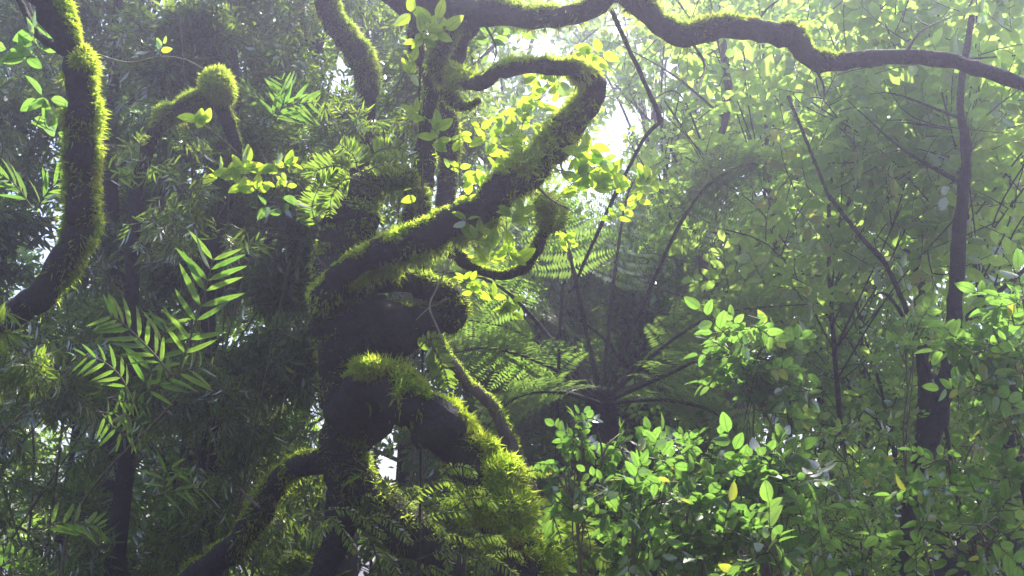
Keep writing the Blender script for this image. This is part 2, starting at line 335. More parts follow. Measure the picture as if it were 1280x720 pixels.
limb(T1, 'stem', [(452, 556, 30, 5.05), (474, 520, 46, 5.0), (482, 470, 54, 5.05), (470, 420, 60, 5.05), (455, 385, 56, 5.05)], None, trunk)
limb(T1, 'root', [(432, 640, 40, 5.0), (420, 680, 34, 4.98), (402, 725, 30, 4.95), (395, 800, 34, 4.9)], dict(dens=.2, thr=.3), trunk, ext=None)
# main mossy limb that loops back on itself
limb(T1, 'branch', [(420, 400, 40, 4.95), (405, 375, 36, 4.85), (425, 345, 30, 4.8), (470, 320, 34, 4.8), (520, 300, 38, 4.8), (570, 278, 42, 4.8), (615, 250, 42, 4.8), (655, 218, 40, 4.8), (690, 183, 38, 4.85), (722, 152, 33, 4.86), (740, 124, 30, 4.8), (741, 103, 24, 4.72), (720, 89, 19, 4.62), (690, 84, 18, 4.58), (650, 84, 18, 4.6), (618, 92, 19, 4.75), (598, 104, 18, 4.95), (575, 100, 15, 5.15), (560, 85, 14, 5.25)],
     dict(dens=2.8, thr=.22, L=.046, hang=.2, dirn=(-.15, .1, 1), wd=.008), trunk, label='thick limb looping back over itself, bright moss along its top', mk='moss_lit', sides=16, seed=2.)
# low horn-like limb
limb(T1, 'branch', [(415, 420, 62, 5), (455, 412, 70, 4.97), (500, 408, 62, 4.95), (535, 402, 50, 4.95), (560, 392, 38, 4.97)], dict(dens=.4, thr=.4, hang=.1), trunk, rough=.22, seed=4.)
limb(T1, 'branch', [(440, 380, 30, 5.05), (465, 358, 24, 5.05), (500, 352, 26, 5.03), (535, 360, 34, 5), (560, 376, 40, 4.98), (568, 396, 34, 4.97), (556, 408, 22, 4.97)], dict(dens=.9, thr=.1, hang=.3, L=.045), trunk, seed=5.)
# arching root limb down to the moss mound
arch, tba = limb(T1, 'root', [(430, 520, 60, 4.95), (462, 482, 44, 4.72), (503, 494, 50, 4.62), (540, 525, 60, 4.62), (575, 560, 60, 4.62), (606, 600, 58, 4.55), (625, 660, 62, 4.46), (640, 740, 66, 4.35), (650, 1050, 80, 4.2)],
     dict(dens=2.2, thr=.22, L=.06, hang=.06, dirn=(.4, .1, 1), t0=.1, t1=.9, wd=.007), trunk, mk='moss_lit', label='arching root capped with bright moss', seed=6.)
a = Acc()
for x, y, r_, n in ((470, 462, .11, 7000), (455, 458, .07, 2500), (600, 560, .11, 6000), (622, 598, .17, 14000), (632, 640, .17, 12000), (598, 630, .14, 7000), (645, 690, .15, 7000), (582, 545, .07, 2500)):
    moss_mound(a, W(x, y, 4.62 - (y - 545) * .0015 if x > 560 else 4.62), r_ * .8, n, .045, (1, .8, .8) if x > 560 else (1, .8, .55))
T1.part('moss', a, 'moss_lit', arch)
a = Acc()
for x, y, r_ in ((622, 598, .12), (632, 640, .13), (598, 630, .1), (645, 690, .12)): blob(a, W(x, y, 4.64 - (y - 545) * .0015), r_ * .75)
T1.part('burl', a, 'moss', arch)
# upright stems behind the loop
st1, _ = limb(T1, 'stem', [(505, 320, 32, 5.35), (522, 275, 29, 5.4), (528, 225, 26, 5.45), (532, 170, 20, 5.45), (540, 110, 17, 5.45), (522, 60, 20, 5.45), (520, 10, 18, 5.5), (525, -60, 18, 5.6)], dict(dens=.7, thr=.2, hang=.5, L=.03), trunk)
st2, _ = limb(T1, 'stem', [(545, 310, 24, 5.6), (556, 260, 24, 5.75), (560, 200, 26, 5.85), (558, 140, 27, 5.85), (562, 90, 28, 5.75), (575, 40, 34, 5.55), (588, -10, 38, 5.4), (590, -80, 40, 5.4)], dict(dens=.7, thr=.2, hang=.5, L=.035), trunk)
limb(T1, 'branch', [(558, 100, 22, 5.3), (545, 75, 22, 5.25), (556, 52, 24, 5.2), (566, 30, 20, 5.2)], dict(dens=1.6, thr=-.6, L=.05, hang=1), st2)
limb(T1, 'branch', [(558, 92, 14, 5.2), (580, 102, 15, 5.2), (600, 98, 14, 5.0), (640, 84, 14, 4.65)], dict(dens=1.2, thr=-.2, L=.04, hang=.5), st2)
limb(T1, 'branch', [(600, 125, 6, 5.1), (580, 134, 10, 5.15), (556, 118, 18, 5.2)], dict(dens=1.2, thr=-.2, L=.03, hang=.5), st2)
# overhanging top limb
limb(T1, 'branch', [(560, 20, 46, 5.3), (600, 16, 36, 5.1), (640, 20, 26, 4.9), (690, 24, 24, 4.7), (735, 14, 24, 4.6), (768, -8, 26, 4.5), (800, 10, 24, 4.5), (830, 36, 24, 4.5), (855, 46, 26, 4.5), (900, 36, 27, 4.5), (950, 38, 28, 4.5), (990, 48, 27, 4.5), (1006, 66, 22, 4.5), (1030, 82, 20, 4.5), (1065, 76, 19, 4.5), (1120, 71, 19, 4.5), (1180, 75, 18, 4.5), (1230, 88, 18, 4.45), (1290, 110, 17, 4.4), (1400, 150, 15, 4.4), (1520, 160, 12, 4.5), (1660, 120, 9, 4.7), (1800, 130, 6, 4.9), (1930, 90, 2, 5.1)],
     dict(dens=1.7, thr=.36, L=.05, hang=.04, t1=.6), trunk, label='long winding limb reaching across the top right corner', seed=8.)
limb(T1, 'branch', [(590, 12, 40, 5.3), (540, 8, 40, 5.5), (490, -10, 36, 5.6), (440, -60, 30, 5.7)], dict(dens=.5, thr=.2), st2)
# hanging U shaped branch on the right
limb(T1, 'branch', [(565, 315, 18, 4.95), (592, 334, 12, 5), (625, 345, 11, 5), (655, 334, 14, 5), (672, 308, 16, 5), (683, 284, 13, 5), (687, 264, 9, 5)], dict(dens=.8, thr=-.1, hang=.3, t0=.0, t1=1), trunk, seed=9.)
a = Acc(); moss_mound(a, W(690, 272, 5), .07, 3500, .05); moss_mound(a, W(682, 255, 5), .05, 2000, .04); T1.part('moss', a, 'moss', trunk)
# lower left mossy limb
limb(T1, 'root', [(430, 585, 44, 5), (395, 578, 28, 5), (362, 588, 26, 5.0), (335, 622, 28, 5.05), (308, 665, 30, 5.1), (270, 705, 32, 5.15), (225, 745, 32, 5.2), (160, 900, 50, 4.7)], dict(dens=.6, thr=.35, hang=.5, L=.045), trunk, seed=10.)
for (x, y, d), tips in (((720, 155, 4.85), [(700, 200), (720, 240)]), ((660, 222, 4.8), [(690, 250), (715, 262)]), ((520, 300, 4.8), [(505, 330), (515, 352)]), ((860, 46, 4.5), [(880, 80), (872, 120)]), ((1010, 70, 4.5), [(1030, 110), (1022, 150)]),
                        ((1130, 72, 4.5), [(1150, 40), (1190, 20)]), ((600, 20, 5.1), [(620, 60), (612, 90)]), ((420, 345, 4.8), [(395, 320), (388, 290)]), ((325, 635, 4.9), [(300, 610), (292, 580)]), ((560, 545, 4.75), [(590, 530), (612, 500)]), ((940, 38, 4.5), [(960, 10), (990, -10)]), ((436, 285, 5.1), [(405, 268), (380, 262)])):
    a = Acc(); P = [W(x, y, d)] + [W(u, v, d + rng.normal(0, .08)) for u, v in tips]
    tube(a, P, [.009, .005, .002], nseg=16, sides=5, rough=.15)
    q = spline(P, 10)[6]; e = q + rng.normal(0, .07, 3); tube(a, [q, (q + e) / 2 + rng.normal(0, .01, 3), e], [.004, .003, .0015], nseg=8, sides=4, rough=0)
    T1.part('twig', a, 'bark2', trunk)
# ragged moss hanging below the loop
a = Acc()
for _ in range(60):
    t = rng.random(); c = W(430 + 190 * t, 352 - 75 * t + rng.normal(0, 5), 4.85 + rng.normal(0, .04)); n = 90
    P = c + rng.normal(0, .018, (n, 3)); D = rng.normal(0, .5, (n, 3)); D[:, 2] -= .8; strands(a, P, D, rng.uniform(.02, .06, n), .004)
T1.part('moss', a, 'moss', trunk)
# ------------------------------------------------------------------ other mossy trunks
b2 = ground(-190, 4.3)
T2 = Thing('mossy_tree', 'bent dark tree at the left edge, moss glowing down its right side', 'tree', b2)
tr2, t2 = limb(T2, 'trunk', [(-150, 520, 40, 4.3), (-80, 440, 36, 4.3), (-20, 410, 33, 4.3), (30, 388, 33, 4.3), (66, 350, 34, 4.3), (90, 308, 36, 4.3), (102, 270, 36, 4.3), (105, 200, 34, 4.3), (102, 140, 33, 4.3), (96, 95, 34, 4.3), (84, 50, 32, 4.3), (64, 12, 36, 4.3), (30, -40, 34, 4.3), (0, -120, 30, 4.4)],
     dict(dens=2.0, thr=.74, L=.031, hang=.0, dirn=(1, .35, .25), t0=.28, la=.2), mk='moss_lit', ext=(b2[None], [.16]), seed=1.)
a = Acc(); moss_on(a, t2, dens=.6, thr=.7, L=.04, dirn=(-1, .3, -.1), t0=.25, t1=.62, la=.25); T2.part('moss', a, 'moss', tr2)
a = Acc(); moss_on(a, t2, dens=1.6, thr=.35, L=.045, dirn=(.5, -.2, .8), t0=.7, t1=.92); T2.part('moss', a, 'moss_lit', tr2)
limb(T2, 'branch', [(92, 70, 16, 4.3), (70, 58, 12, 4.4), (45, 40, 9, 4.5), (20, -10, 8, 4.6)], None, tr2)
b3 = ground(170, 6.5)
T3 = Thing('mossy_tree', 'thin arched tree ending in a round tuft of moss, left of centre', 'tree', b3)
tr3, t3 = limb(T3, 'trunk', [(160, 560, 20, 6.5), (165, 380, 18, 6.5), (168, 280, 17, 6.5), (178, 205, 16, 6.4), (200, 158, 17, 6.3), (225, 140, 18, 6.2), (252, 128, 18, 6.2), (268, 116, 16, 6.2)], dict(dens=1.3, thr=.35, L=.05, hang=.1, t0=.4), ext=(b3[None], [.1]), seed=3.)
limb(T3, 'branch', [(268, 116, 20, 6.2), (284, 150, 18, 6.25), (296, 190, 14, 6.3), (300, 230, 8, 6.3)], dict(dens=.8, thr=.2), tr3)
a = Acc(); moss_mound(a, W(272, 108, 6.2), .105, 22000, .035); moss_mound(a, W(215, 140, 6.25), .07, 8000, .035, (1.6, 1, .6)); T3.part('moss', a, 'moss_lit', tr3)
a = Acc(); blob(a, W(272, 108, 6.2), .1); T3.part('burl', a, 'bark', tr3)
b4 = ground(440, 7.0)
T4 = Thing('mossy_tree', 'dark slanting tree behind the loop, entering from the top edge', 'tree', b4)
limb(T4, 'trunk', [(430, 520, 26, 7), (432, 300, 24, 7), (455, 170, 24, 6.8), (460, 100, 28, 6.6), (444, 62, 30, 6.5), (418, 28, 27, 6.4), (402, -20, 27, 6.3), (385, -120, 32, 6.2)], dict(dens=.5, thr=.75, L=.04, hang=.2, dirn=(1, -.2, .5), t0=.3), ext=(b4[None], [.16]))
# ------------------------------------------------------------------ slender trees, poles and lianas
def pole(name, label, cat, L, mats='bark', moss=None, group=None, twigs=0, gbase=None):
    b = ground(L[0][0] if gbase is None else gbase, L[0][3]); t = Thing(name, label, cat, b, group)
    r0 = L[0][2] * L[0][3] / F / 2 * 1.15
    o, tb = limb(t, 'trunk' if cat == 'tree' else 'stem', L, moss, mats=mats, ext=(b[None], [r0]), sides=10, seed=L[0][0] * .01)
    for k in range(twigs):
        i = rng.integers(len(tb[0]) // 3, len(tb[0]) - 2); p = tb[0][i]; s = rng.choice([-1, 1]); q = p + np.array([s * rng.uniform(.2, .5), rng.uniform(-.2, .2), rng.uniform(.1, .5)]); e = q + np.array([s * rng.uniform(.2, .5), rng.uniform(-.2, .2), rng.uniform(-.1, .5)])
        a = Acc(); tube(a, [p, q, e], [tb[1][i] * .4, tb[1][i] * .25, .003], sides=5, rough=.1); t.part('branch', a, mats, o)
    return t, tb
pole('slender_tree', 'slender straight dark trunk rising on the right under the long winding limb', 'tree', [(1110, 790, 28, 6), (1140, 660, 25, 6), (1162, 560, 24, 6), (1182, 480, 22, 6), (1193, 400, 19, 6), (1198, 310, 17, 6), (1204, 240, 15, 6), (1208, 190, 13, 6), (1200, 120, 9, 6), (1215, 20, 8, 6)], twigs=5)
pole('slender_tree', 'dark trunk leaning across the bottom right corner', 'tree', [(1150, 790, 40, 5.5), (1190, 712, 34, 5.5), (1240, 680, 28, 5.6), (1290, 645, 24, 5.8), (1400, 560, 20, 6), (1480, 440, 16, 6.3), (1530, 280, 13, 6.6), (1600, 100, 10, 7), (1640, -60, 6, 7.2)])
pole('slender_tree', 'thin crooked pale-barked tree between the tree fern and the broad leaves', 'tree', [(960, 700, 24, 7.5), (928, 545, 22, 7.5), (912, 480, 18, 7.5), (893, 410, 15, 7.5), (880, 340, 13, 7.5), (868, 280, 13, 7.5), (850, 262, 11, 7.5), (880, 220, 9, 7.6), (910, 130, 10, 7.7), (904, 60, 9, 7.7), (900, -30, 8, 7.8)], 'bark2', twigs=4)
pole('slender_tree', 'shadowy thin trunk standing to the left of the dark straight one', 'tree', [(1140, 720, 22, 8), (1150, 600, 20, 8), (1156, 480, 18, 8), (1150, 380, 14, 8), (1145, 250, 10, 8)], twigs=3)
pole('slender_tree', 'thin dark trunk among the bamboo leaves at lower left', 'tree', [(268, 760, 22, 7.5), (262, 600, 20, 7.5), (266, 480, 18, 7.5), (262, 330, 14, 7.5), (300, 200, 10, 7.5), (292, 60, 8, 7.5)], twigs=3)
pole('slender_tree', 'dim thin trunk at far left beyond the bent mossy one', 'tree', [(150, 760, 26, 8.5), (140, 600, 24, 8.5), (150, 420, 20, 8.5), (138, 200, 16, 8.5), (150, -20, 12, 8.5)], twigs=2)
pole('liana', 'brown liana slanting down behind the arching mossy root', 'liana', [(700, 760, 16, 5.4), (668, 630, 17, 5.4), (640, 560, 17, 5.4), (618, 512, 16, 5.4), (585, 480, 14, 5.4), (558, 445, 12, 5.3), (545, 405, 9, 5.2), (538, 388, 8, 5.1)], 'bark2', dict(dens=.3, thr=.3))
pole('liana', 'dark liana dropping from the winding limb and kinking back under the sky gap', 'liana', [(700, 400, 4, 6.5), (748, 288, 5, 6.2), (788, 205, 5, 6), (812, 164, 5, 5.8), (825, 150, 7, 5.6), (814, 122, 6, 5.4), (795, 80, 6, 5.1), (779, 46, 6, 4.8), (764, 12, 6, 4.6)], gbase=680)
pole('liana', 'thin dark liana crossing the right foliage diagonally', 'liana', [(1180, 520, 5, 6.5), (1118, 352, 6, 6.5), (1080, 300, 6, 6.5), (1040, 250, 5, 6.5), (1028, 225, 4, 6.5), (985, 120, 4, 6.5)])
pole('liana', 'taut dark vine line running straight up left of the loop', 'liana', [(530, 330, 3, 5), (528, 220, 3, 5), (524, 120, 3, 5), (530, 20, 3, 5), (528, -40, 3, 5)], gbase=535)
t = Thing('dead_twig', 'bare grey forked twig in front of the dark horn-shaped limb', 'twig', W(552, 440, 4.7))
a = Acc()
for L, r_ in (([(556, 432), (546, 408), (537, 384), (545, 362), (556, 340), (568, 322)], .006), ([(537, 384), (528, 392), (520, 400)], .004), ([(537, 384), (550, 378), (562, 372)], .003), ([(546, 362), (560, 330), (572, 300)], .0025)):
    tube(a, [W(x, y, 4.7) for x, y in L], r_ * np.linspace(1, .5, len(L)), sides=5, rough=.1)
t.part('twig', a, 'dry')
# ------------------------------------------------------------------ leafy vines and epiphytes with bright leaves
def leafy(name, label, cat, d, stems, clusters, mats=('sun_leaf', 'twig'), group=None, sr=.0025, leaf=L_ov, stem_mat=1, face=.6):
    t = Thing(name, label, cat, W(stems[0][0][0], stems[0][0][1], d), group); a = Acc()
    for s in stems: tube(a, [W(x, y, d + rng.normal(0, .01)) for x, y in s], np.linspace(sr, sr * .5, len(s)), sides=5, rough=.1)
    S_ = np.vstack([spline([W(x, y, d) for x, y in s], 24) for s in stems])
    for x, y, n, px in clusters:
        c = W(x, y, d); q = S_[np.argmin(np.linalg.norm(S_ - c, axis=1))]
        if np.linalg.norm(q - c) > .01: tube(a, [q, (q + c) / 2 + [0, 0, -.006], c], [sr * .6, sr * .5, sr * .4], nseg=6, sides=4, rough=0)
    so_ = t.part('stem', a, mats[1]); a = Acc()
    for x, y, n, px in clusters:
        c = W(x, y, d); L = px * d / F * rng.uniform(.75, 1.15, n); th = rng.uniform(0, 2 * np.pi) + np.arange(n) * 2.4 + rng.normal(0, .25, n)
        th = np.where(np.sin(th) < -.75, -th, th)
        Y = np.cos(th)[:, None] * RT + np.sin(th)[:, None] * UP * .8 + rng.normal(0, .3, (n, 3)); Y[:, 2] -= .1
        Z = rng.normal(0, .24, (n, 3)) + np.array([.3, .7, .65])
        P = c + Y * .006 + rng.normal(0, px * .14 * d / F, (n, 3)) * np.array([1, 1, 1]) * (n > 3)
        inst(a, leaf, P, Y, Z, L)
    t.part('leaves', a, mats[0]); return t
V = 'vine'
leafy('leafy_twig', 'pale arching twig with one tiny bright sprig, joining left trunk and moss tuft', V, 4.8, [[(118, 66), (140, 74), (165, 78), (200, 71), (230, 74), (258, 88)], [(200, 71), (199, 62)]], [(200, 64, 3, 17), (203, 56, 1, 12)], mats=('sun_leaf', 'dry'), sr=.004)
leafy('leafy_twig', 'small bright sprig pointing up beside the round moss tuft', V, 5, [[(302, 196), (285, 180), (262, 160)], [(262, 160), (272, 185), (272, 206)]], [(251, 152, 4, 26), (240, 148, 1, 16)])
leafy('leafy_twig', 'row of bright yellow-green leaves left of the dark trunk, on a curved stem', V, 5, [[(237, 248), (245, 230), (262, 222), (300, 218), (330, 222)]], [(270, 218, 4, 20), (285, 215, 3, 22), (304, 208, 5, 26), (300, 230, 4, 20), (320, 238, 3, 20)])
leafy('leafy_twig', 'upright bright rosette of leaves just right of the leaf row', V, 5, [[(355, 262), (354, 240), (352, 208)]], [(345, 206, 3, 22), (356, 205, 4, 22), (350, 215, 2, 18), (345, 234, 2, 16), (358, 234, 2, 18)])
leafy('leafy_twig', 'dimmer trailing leaves below the bright rosette', V, 5, [[(330, 262), (350, 258), (402, 256)]], [(333, 258, 3, 18), (354, 265, 2, 17), (374, 256, 2, 26), (402, 250, 2, 22)], mats=('broad', 'twig'))
leafy('climbing_vine', 'bright leaf fan at the top centre, above the hanging moss', V, 4.9, [[(524, 330), (528, 240), (526, 150), (520, 90), (530, 50), (540, 30)], [(530, 50), (518, 22)]], [(514, 16, 3, 26), (540, 28, 4, 26), (556, 38, 3, 28), (528, 45, 4, 20), (544, 42, 3, 20), (515, 78, 2, 20), (511, 94, 3, 22), (519, 50, 2, 16)])
leafy('climbing_vine', 'chain of small bright leaves climbing the upright stems below the leaf fan', V, 4.85, [[(580, 255), (572, 225), (560, 195), (545, 165), (528, 155)], [(590, 270), (576, 240), (574, 200), (575, 170)]], [(511, 150, 1, 26), (519, 142, 2, 20), (531, 148, 2, 20), (548, 160, 4, 22), (543, 180, 4, 22), (556, 190, 2, 16), (566, 192, 1, 16), (575, 168, 3, 14), (562, 210, 2, 16), (574, 210, 2, 16), (577, 222, 2, 18), (516, 236, 1, 16), (522, 247, 1, 20)])
leafy('climbing_vine', 'dense bright leaves riding on the mossy limb where it curves up', V, 4.82, [[(580, 262), (605, 235), (630, 210), (645, 175), (655, 150)]], [(608, 176, 4, 24), (609, 192, 2, 26), (624, 180, 3, 24), (638, 168, 3, 24), (600, 162, 2, 18), (642, 192, 3, 24), (620, 212, 3, 22), (600, 232, 4, 22), (586, 246, 3, 20), (674, 186, 4, 24), (660, 200, 3, 20), (685, 160, 3, 16), (630, 154, 3, 18)])
leafy('climbing_vine', 'green leaf tiers inside the loop of the mossy limb', V, 4.95, [[(650, 200), (655, 150), (680, 120), (700, 100)]], [(655, 140, 5, 20), (668, 128, 4, 22), (648, 150, 3, 20), (664, 154, 3, 20), (680, 118, 4, 18), (684, 98, 4, 24), (698, 102, 4, 26), (672, 96, 3, 20), (690, 130, 3, 16), (682, 138, 3, 16)])
leafy('leafy_twig', 'tiny pale leaf pair on top of the loop near the sky gap', V, 4.9, [[(735, 78), (745, 66)]], [(742, 62, 2, 20), (752, 66, 2, 22), (736, 76, 4, 22), (745, 80, 3, 18)])
leafy('leafy_branch', 'big spray of glowing leaves right under the white sky gap', V, 4.7, [[(690, 262), (705, 240), (725, 222), (750, 215), (775, 225)]], [(730, 195, 5, 26), (735, 218, 6, 28), (750, 208, 5, 28), (722, 222, 4, 24), (748, 232, 6, 26), (765, 222, 4, 24), (770, 238, 4, 28), (722, 240, 3, 24), (738, 182, 2, 22)])
leafy('leafy_twig', 'small glowing leaf knot to the right of the big spray', V, 5.2, [[(770, 260), (790, 245), (812, 228)]], [(808, 228, 4, 22), (800, 236, 4, 22), (796, 252, 3, 18), (780, 262, 4, 18), (768, 272, 4, 18), (815, 224, 3, 16)])
leafy('leafy_vine', 'hanging bright leaf pairs under the mossy limb, left of the U-shaped branch', V, 4.7, [[(575, 268), (592, 290), (600, 310), (612, 330)]], [(595, 300, 3, 26), (606, 312, 4, 28), (612, 328, 3, 26), (598, 290, 2, 20), (583, 275, 3, 20)])
leafy('leafy_vine', 'broad bright leaf trio in front of the U-shaped branch', V, 4.65, [[(672, 280), (655, 300), (638, 318)]], [(636, 318, 3, 30), (644, 328, 2, 26), (634, 305, 2, 22), (640, 270, 4, 22), (650, 268, 3, 20)])
leafy('leafy_vine', 'small leaf groups on a thin twig below the U-shaped branch', V, 4.8, [[(572, 350), (600, 360), (625, 380), (645, 395)]], [(580, 350, 3, 18), (588, 352, 2, 18), (592, 366, 3, 16), (600, 352, 2, 16), (618, 374, 4, 20), (640, 376, 3, 20), (630, 388, 3, 18), (638, 392, 2, 16)])
leafy('leafy_twig', 'leaf sprig at the tip of the dark fern stalk beside the moss knot', V, 5.2, [[(712, 320), (706, 300), (706, 290)]], [(708, 300, 4, 18), (704, 292, 2, 16), (697, 278, 1, 16), (712, 308, 2, 14)])
leafy('leafy_vine', 'dim leaf sprays hanging under the dark top limb, right of the leaf fan', V, 5.3, [[(600, 0), (602, 30), (612, 50)], [(640, 10), (650, 35)]], [(595, 15, 4, 20), (603, 22, 4, 20), (620, 20, 3, 18), (618, 44, 4, 20), (612, 52, 3, 18), (650, 34, 4, 22), (640, 38, 3, 18), (640, 2, 3, 18)], mats=('broad', 'twig'))
leafy('leafy_twig', 'large soft green leaves above the bent left trunk', V, 4.5, [[(80, 40), (60, 50), (20, 65)]], [(10, 62, 3, 34), (42, 48, 4, 32), (58, 60, 3, 28), (32, 68, 4, 28), (52, 62, 2, 30), (40, 0, 2, 24)], mats=('broad', 'twig'))
leafy('leafy_twig', 'single upright green leaf over two flat ones, left of the bent trunk', V, 4.5, [[(40, 170), (52, 140), (53, 122)]], [(53, 120, 1, 34), (48, 124, 2, 26), (62, 124, 2, 26), (60, 160, 3, 26), (70, 165, 3, 28), (58, 150, 3, 20)], mats=('broad', 'twig'))
leafy('leafy_twig', 'narrow pointed leaves poking out below the fork of the dark trunk', V, 4.8, [[(478, 600), (462, 595), (452, 590)]], [(460, 592, 4, 24), (452, 600, 2, 20)], leaf=L_lan)
# ------------------------------------------------------------------ pinnate fronds
def pinnate(thing, name, path, n, leaflet, plen, ang=55, width=1., mats=('lance', 'twig'), r=.004, droop=.15, tmpl=None, prof=None, norm=None, rnd=None):
    a = Acc(); C, rr, T, N, B = tube(a, path, np.linspace(r, r * .35, len(path)), nseg=40, sides=5, rough=0); root = None
    t = np.linspace(.18, 1, n); i = (t * 39).astype(int); Tn = T[i]
    nz = np.array([0, .7, .7]) if norm is None else np.array(norm, float)
    sd = nrm(np.cross(Tn, nz)); Zn = nrm(np.cross(sd, Tn)); pr = (prof or (lambda t: np.sin(np.pi * np.clip(t * .8 + .15, 0, 1)) ** .6))(t) * plen
    b = Acc()
    for s in (-1, 1):
        an = np.radians(ang) * rng.uniform(.8, 1.2, n); Y = sd * (s * np.sin(an))[:, None] + Tn * np.cos(an)[:, None] - np.array([0, 0, 1]) * droop * rng.uniform(.3, 1.5, (n, 1)) + rng.normal(0, .06, (n, 3))
        Z = Zn + rng.normal(0, .32, (n, 3))
        inst(b, tmpl or leaflet, C[i], Y, Z, pr * rng.uniform(.85, 1.1, n))
    fr = thing.part(name, b, mats[0]); thing.part('stalk', a, mats[1], fr); return fr
def frond_plant(name, label, d, fronds, n=9, cat='fern', mats=('lance', 'twig'), tmpl=L_lan, group=None, lean=.0, base=None, **k):
    t = Thing(name, label, cat, base if base is not None else W(fronds[0][0][0][0], fronds[0][0][0][1], d), group)
    for path, plen in fronds:
        P = [W(x, y, d + lean * j) for j, (x, y) in enumerate(path)]
        pinnate(t, 'frond', P, n, tmpl, plen * d / F, mats=mats, **k)
    return t
M['lance_lit'] = leaf_mat('frond_leaf', (.04, .09, .015), (.06, .11, .02), (.16, .36, .04), (.26, .44, .05), .12, .33)
FL = ('lance_lit', 'twig')
frond_plant('large_fern', 'tall upright fern frond with long strap leaflets, lit green, left of centre', 4.4, [([(222, 468), (235, 430), (250, 385), (260, 350), (266, 325)], 56), ([(215, 470), (190, 440), (160, 410), (140, 395)], 46)], n=8, mats=FL, ang=48, droop=.0, r=.006, prof=lambda t: .78 + .22 * np.sin(3 * t))
frond_plant('large_fern', 'fern of crossing leaflets just under the tall upright frond', 4.6, [([(170, 500), (190, 460), (205, 420), (212, 395)], 50), ([(170, 500), (215, 470), (265, 455)], 46), ([(165, 500), (150, 470), (125, 450), (95, 445)], 40)], n=7, mats=FL, ang=50)
frond_plant('small_fern', 'small fern with upright comb-like leaflets amid the lower left shade', 4.5, [([(140, 500), (165, 503), (188, 508)], 28), ([(120, 510), (150, 540), (180, 548)], 34), ([(120, 515), (160, 520), (190, 545)], 26)], n=8, mats=FL, ang=75, droop=-.2)
frond_plant('small_fern', 'low spreading fern fan near the lower left corner', 4.2, [([(45, 668), (70, 655), (110, 655), (125, 660)], 44)], n=8, mats=FL, ang=50, droop=-.1)
frond_plant('small_fern', 'fern fan cut by the bottom left corner', 4.0, [([(-10, 715), (20, 700), (55, 705)], 40), ([(0, 725), (30, 715), (70, 722)], 34)], n=8, mats=FL, ang=50, droop=-.1)
frond_plant('small_fern', 'narrow-leaved fern in the shade left of the lower mossy limb', 4.8, [([(210, 620), (205, 600), (215, 585), (235, 590)], 34), ([(190, 620), (230, 612), (262, 610)], 32)], n=6, mats=FL, ang=45)
frond_plant('small_fern', 'blurry fern fan in front of the dark upper left shade', 5.5, [([(330, 150), (360, 132), (395, 128)], 44), ([(340, 160), (355, 125), (352, 100)], 36)], n=7, mats=FL, ang=45)
frond_plant('small_fern', 'narrow leaf tuft jutting right from the left mossy trunk', 4.5, [([(130, 215), (145, 208), (160, 212)], 26), ([(130, 225), (150, 222), (165, 218)], 22)], n=4, mats=FL, ang=40)
frond_plant('small_fern', 'spiky leaf fan at the left edge beside the bent trunk', 4.8, [([(40, 260), (20, 232), (-5, 215)], 44), ([(45, 262), (60, 240), (85, 215)], 40)], n=6, mats=FL, ang=35)
# ferns with fine leaflets growing on the mossy tree
FE = ('fern', 'twig')
L_fp = blade(2, lambda t: .14 * math.sin(math.pi * t)**.5, .1, -.15)
frond_plant('epiphyte_fern', 'pale sunlit fern on top of the dark trunk, left of the upright stems', 4.9, [([(448, 215), (442, 195), (425, 180)], 26), ([(448, 225), (425, 208), (398, 212), (392, 222)], 26), ([(450, 215), (470, 190), (500, 185), (520, 200)], 20), ([(448, 225), (430, 225), (415, 245), (412, 270)], 18), ([(455, 215), (480, 205), (505, 212)], 16), ([(400, 290), (390, 260), (400, 230)], 22)], n=26, mats=FE, tmpl=blade(2, lambda t: .09 * math.sin(math.pi * t)**.5, .1, -.15), ang=65)
frond_plant('epiphyte_fern', 'drooping fern below the dead twig in front of the trunk crotch', 4.6, [([(535, 425), (545, 440), (556, 465), (562, 490)], 22), ([(520, 440), (535, 425), (556, 422)], 14), ([(515, 455), (510, 475), (508, 495)], 14)], n=16, mats=FE, tmpl=L_fp, ang=65)
frond_plant('epiphyte_fern', 'little bright fern jutting right from the moss mound', 4.55, [([(655, 590), (670, 588), (688, 590)], 14)], n=10, mats=FE, tmpl=L_fp, ang=60)
frond_plant('epiphyte_fern', 'fern with white-lit drooping fronds, right of the moss mound', 4.5, [([(700, 620), (715, 610), (722, 640), (735, 680)], 28), ([(700, 620), (690, 635), (700, 670), (712, 700)], 22), ([(690, 612), (715, 608), (730, 625)], 16)], n=18, mats=FE, tmpl=L_fp, ang=70)
ff = []
for x0, y0, x1, y1 in ((400, 640, 470, 660), (405, 645, 440, 680), (480, 650, 520, 610), (490, 655, 555, 600), (500, 665, 575, 640), (510, 680, 590, 675), (520, 700, 600, 705), (540, 610, 585, 585), (560, 640, 610, 625), (470, 690, 500, 720), (545, 655, 560, 700), (500, 640, 480, 600), (585, 700, 640, 715), (595, 650, 560, 625), (530, 640, 600, 610), (515, 720, 560, 720), (450, 650, 505, 668), (570, 690, 620, 670), (600, 720, 645, 690), (430, 645, 400, 665)):
    ff.append(([(x0, y0), ((x0 + x1) / 2, (y0 + y1) / 2 - rng.uniform(6, 14)), (x1, y1), (x1 + (x1 - x0) * .2, y1 + 12)], rng.uniform(9, 13)))
frond_plant('epiphyte_fern', 'feathery fern spilling over the foot of the dark trunk', 4.15, ff, n=18, mats=FE, tmpl=blade(2, lambda t: .11 * math.sin(math.pi * t)**.5, .1, -.3), ang=62, r=.0025, droop=.35)
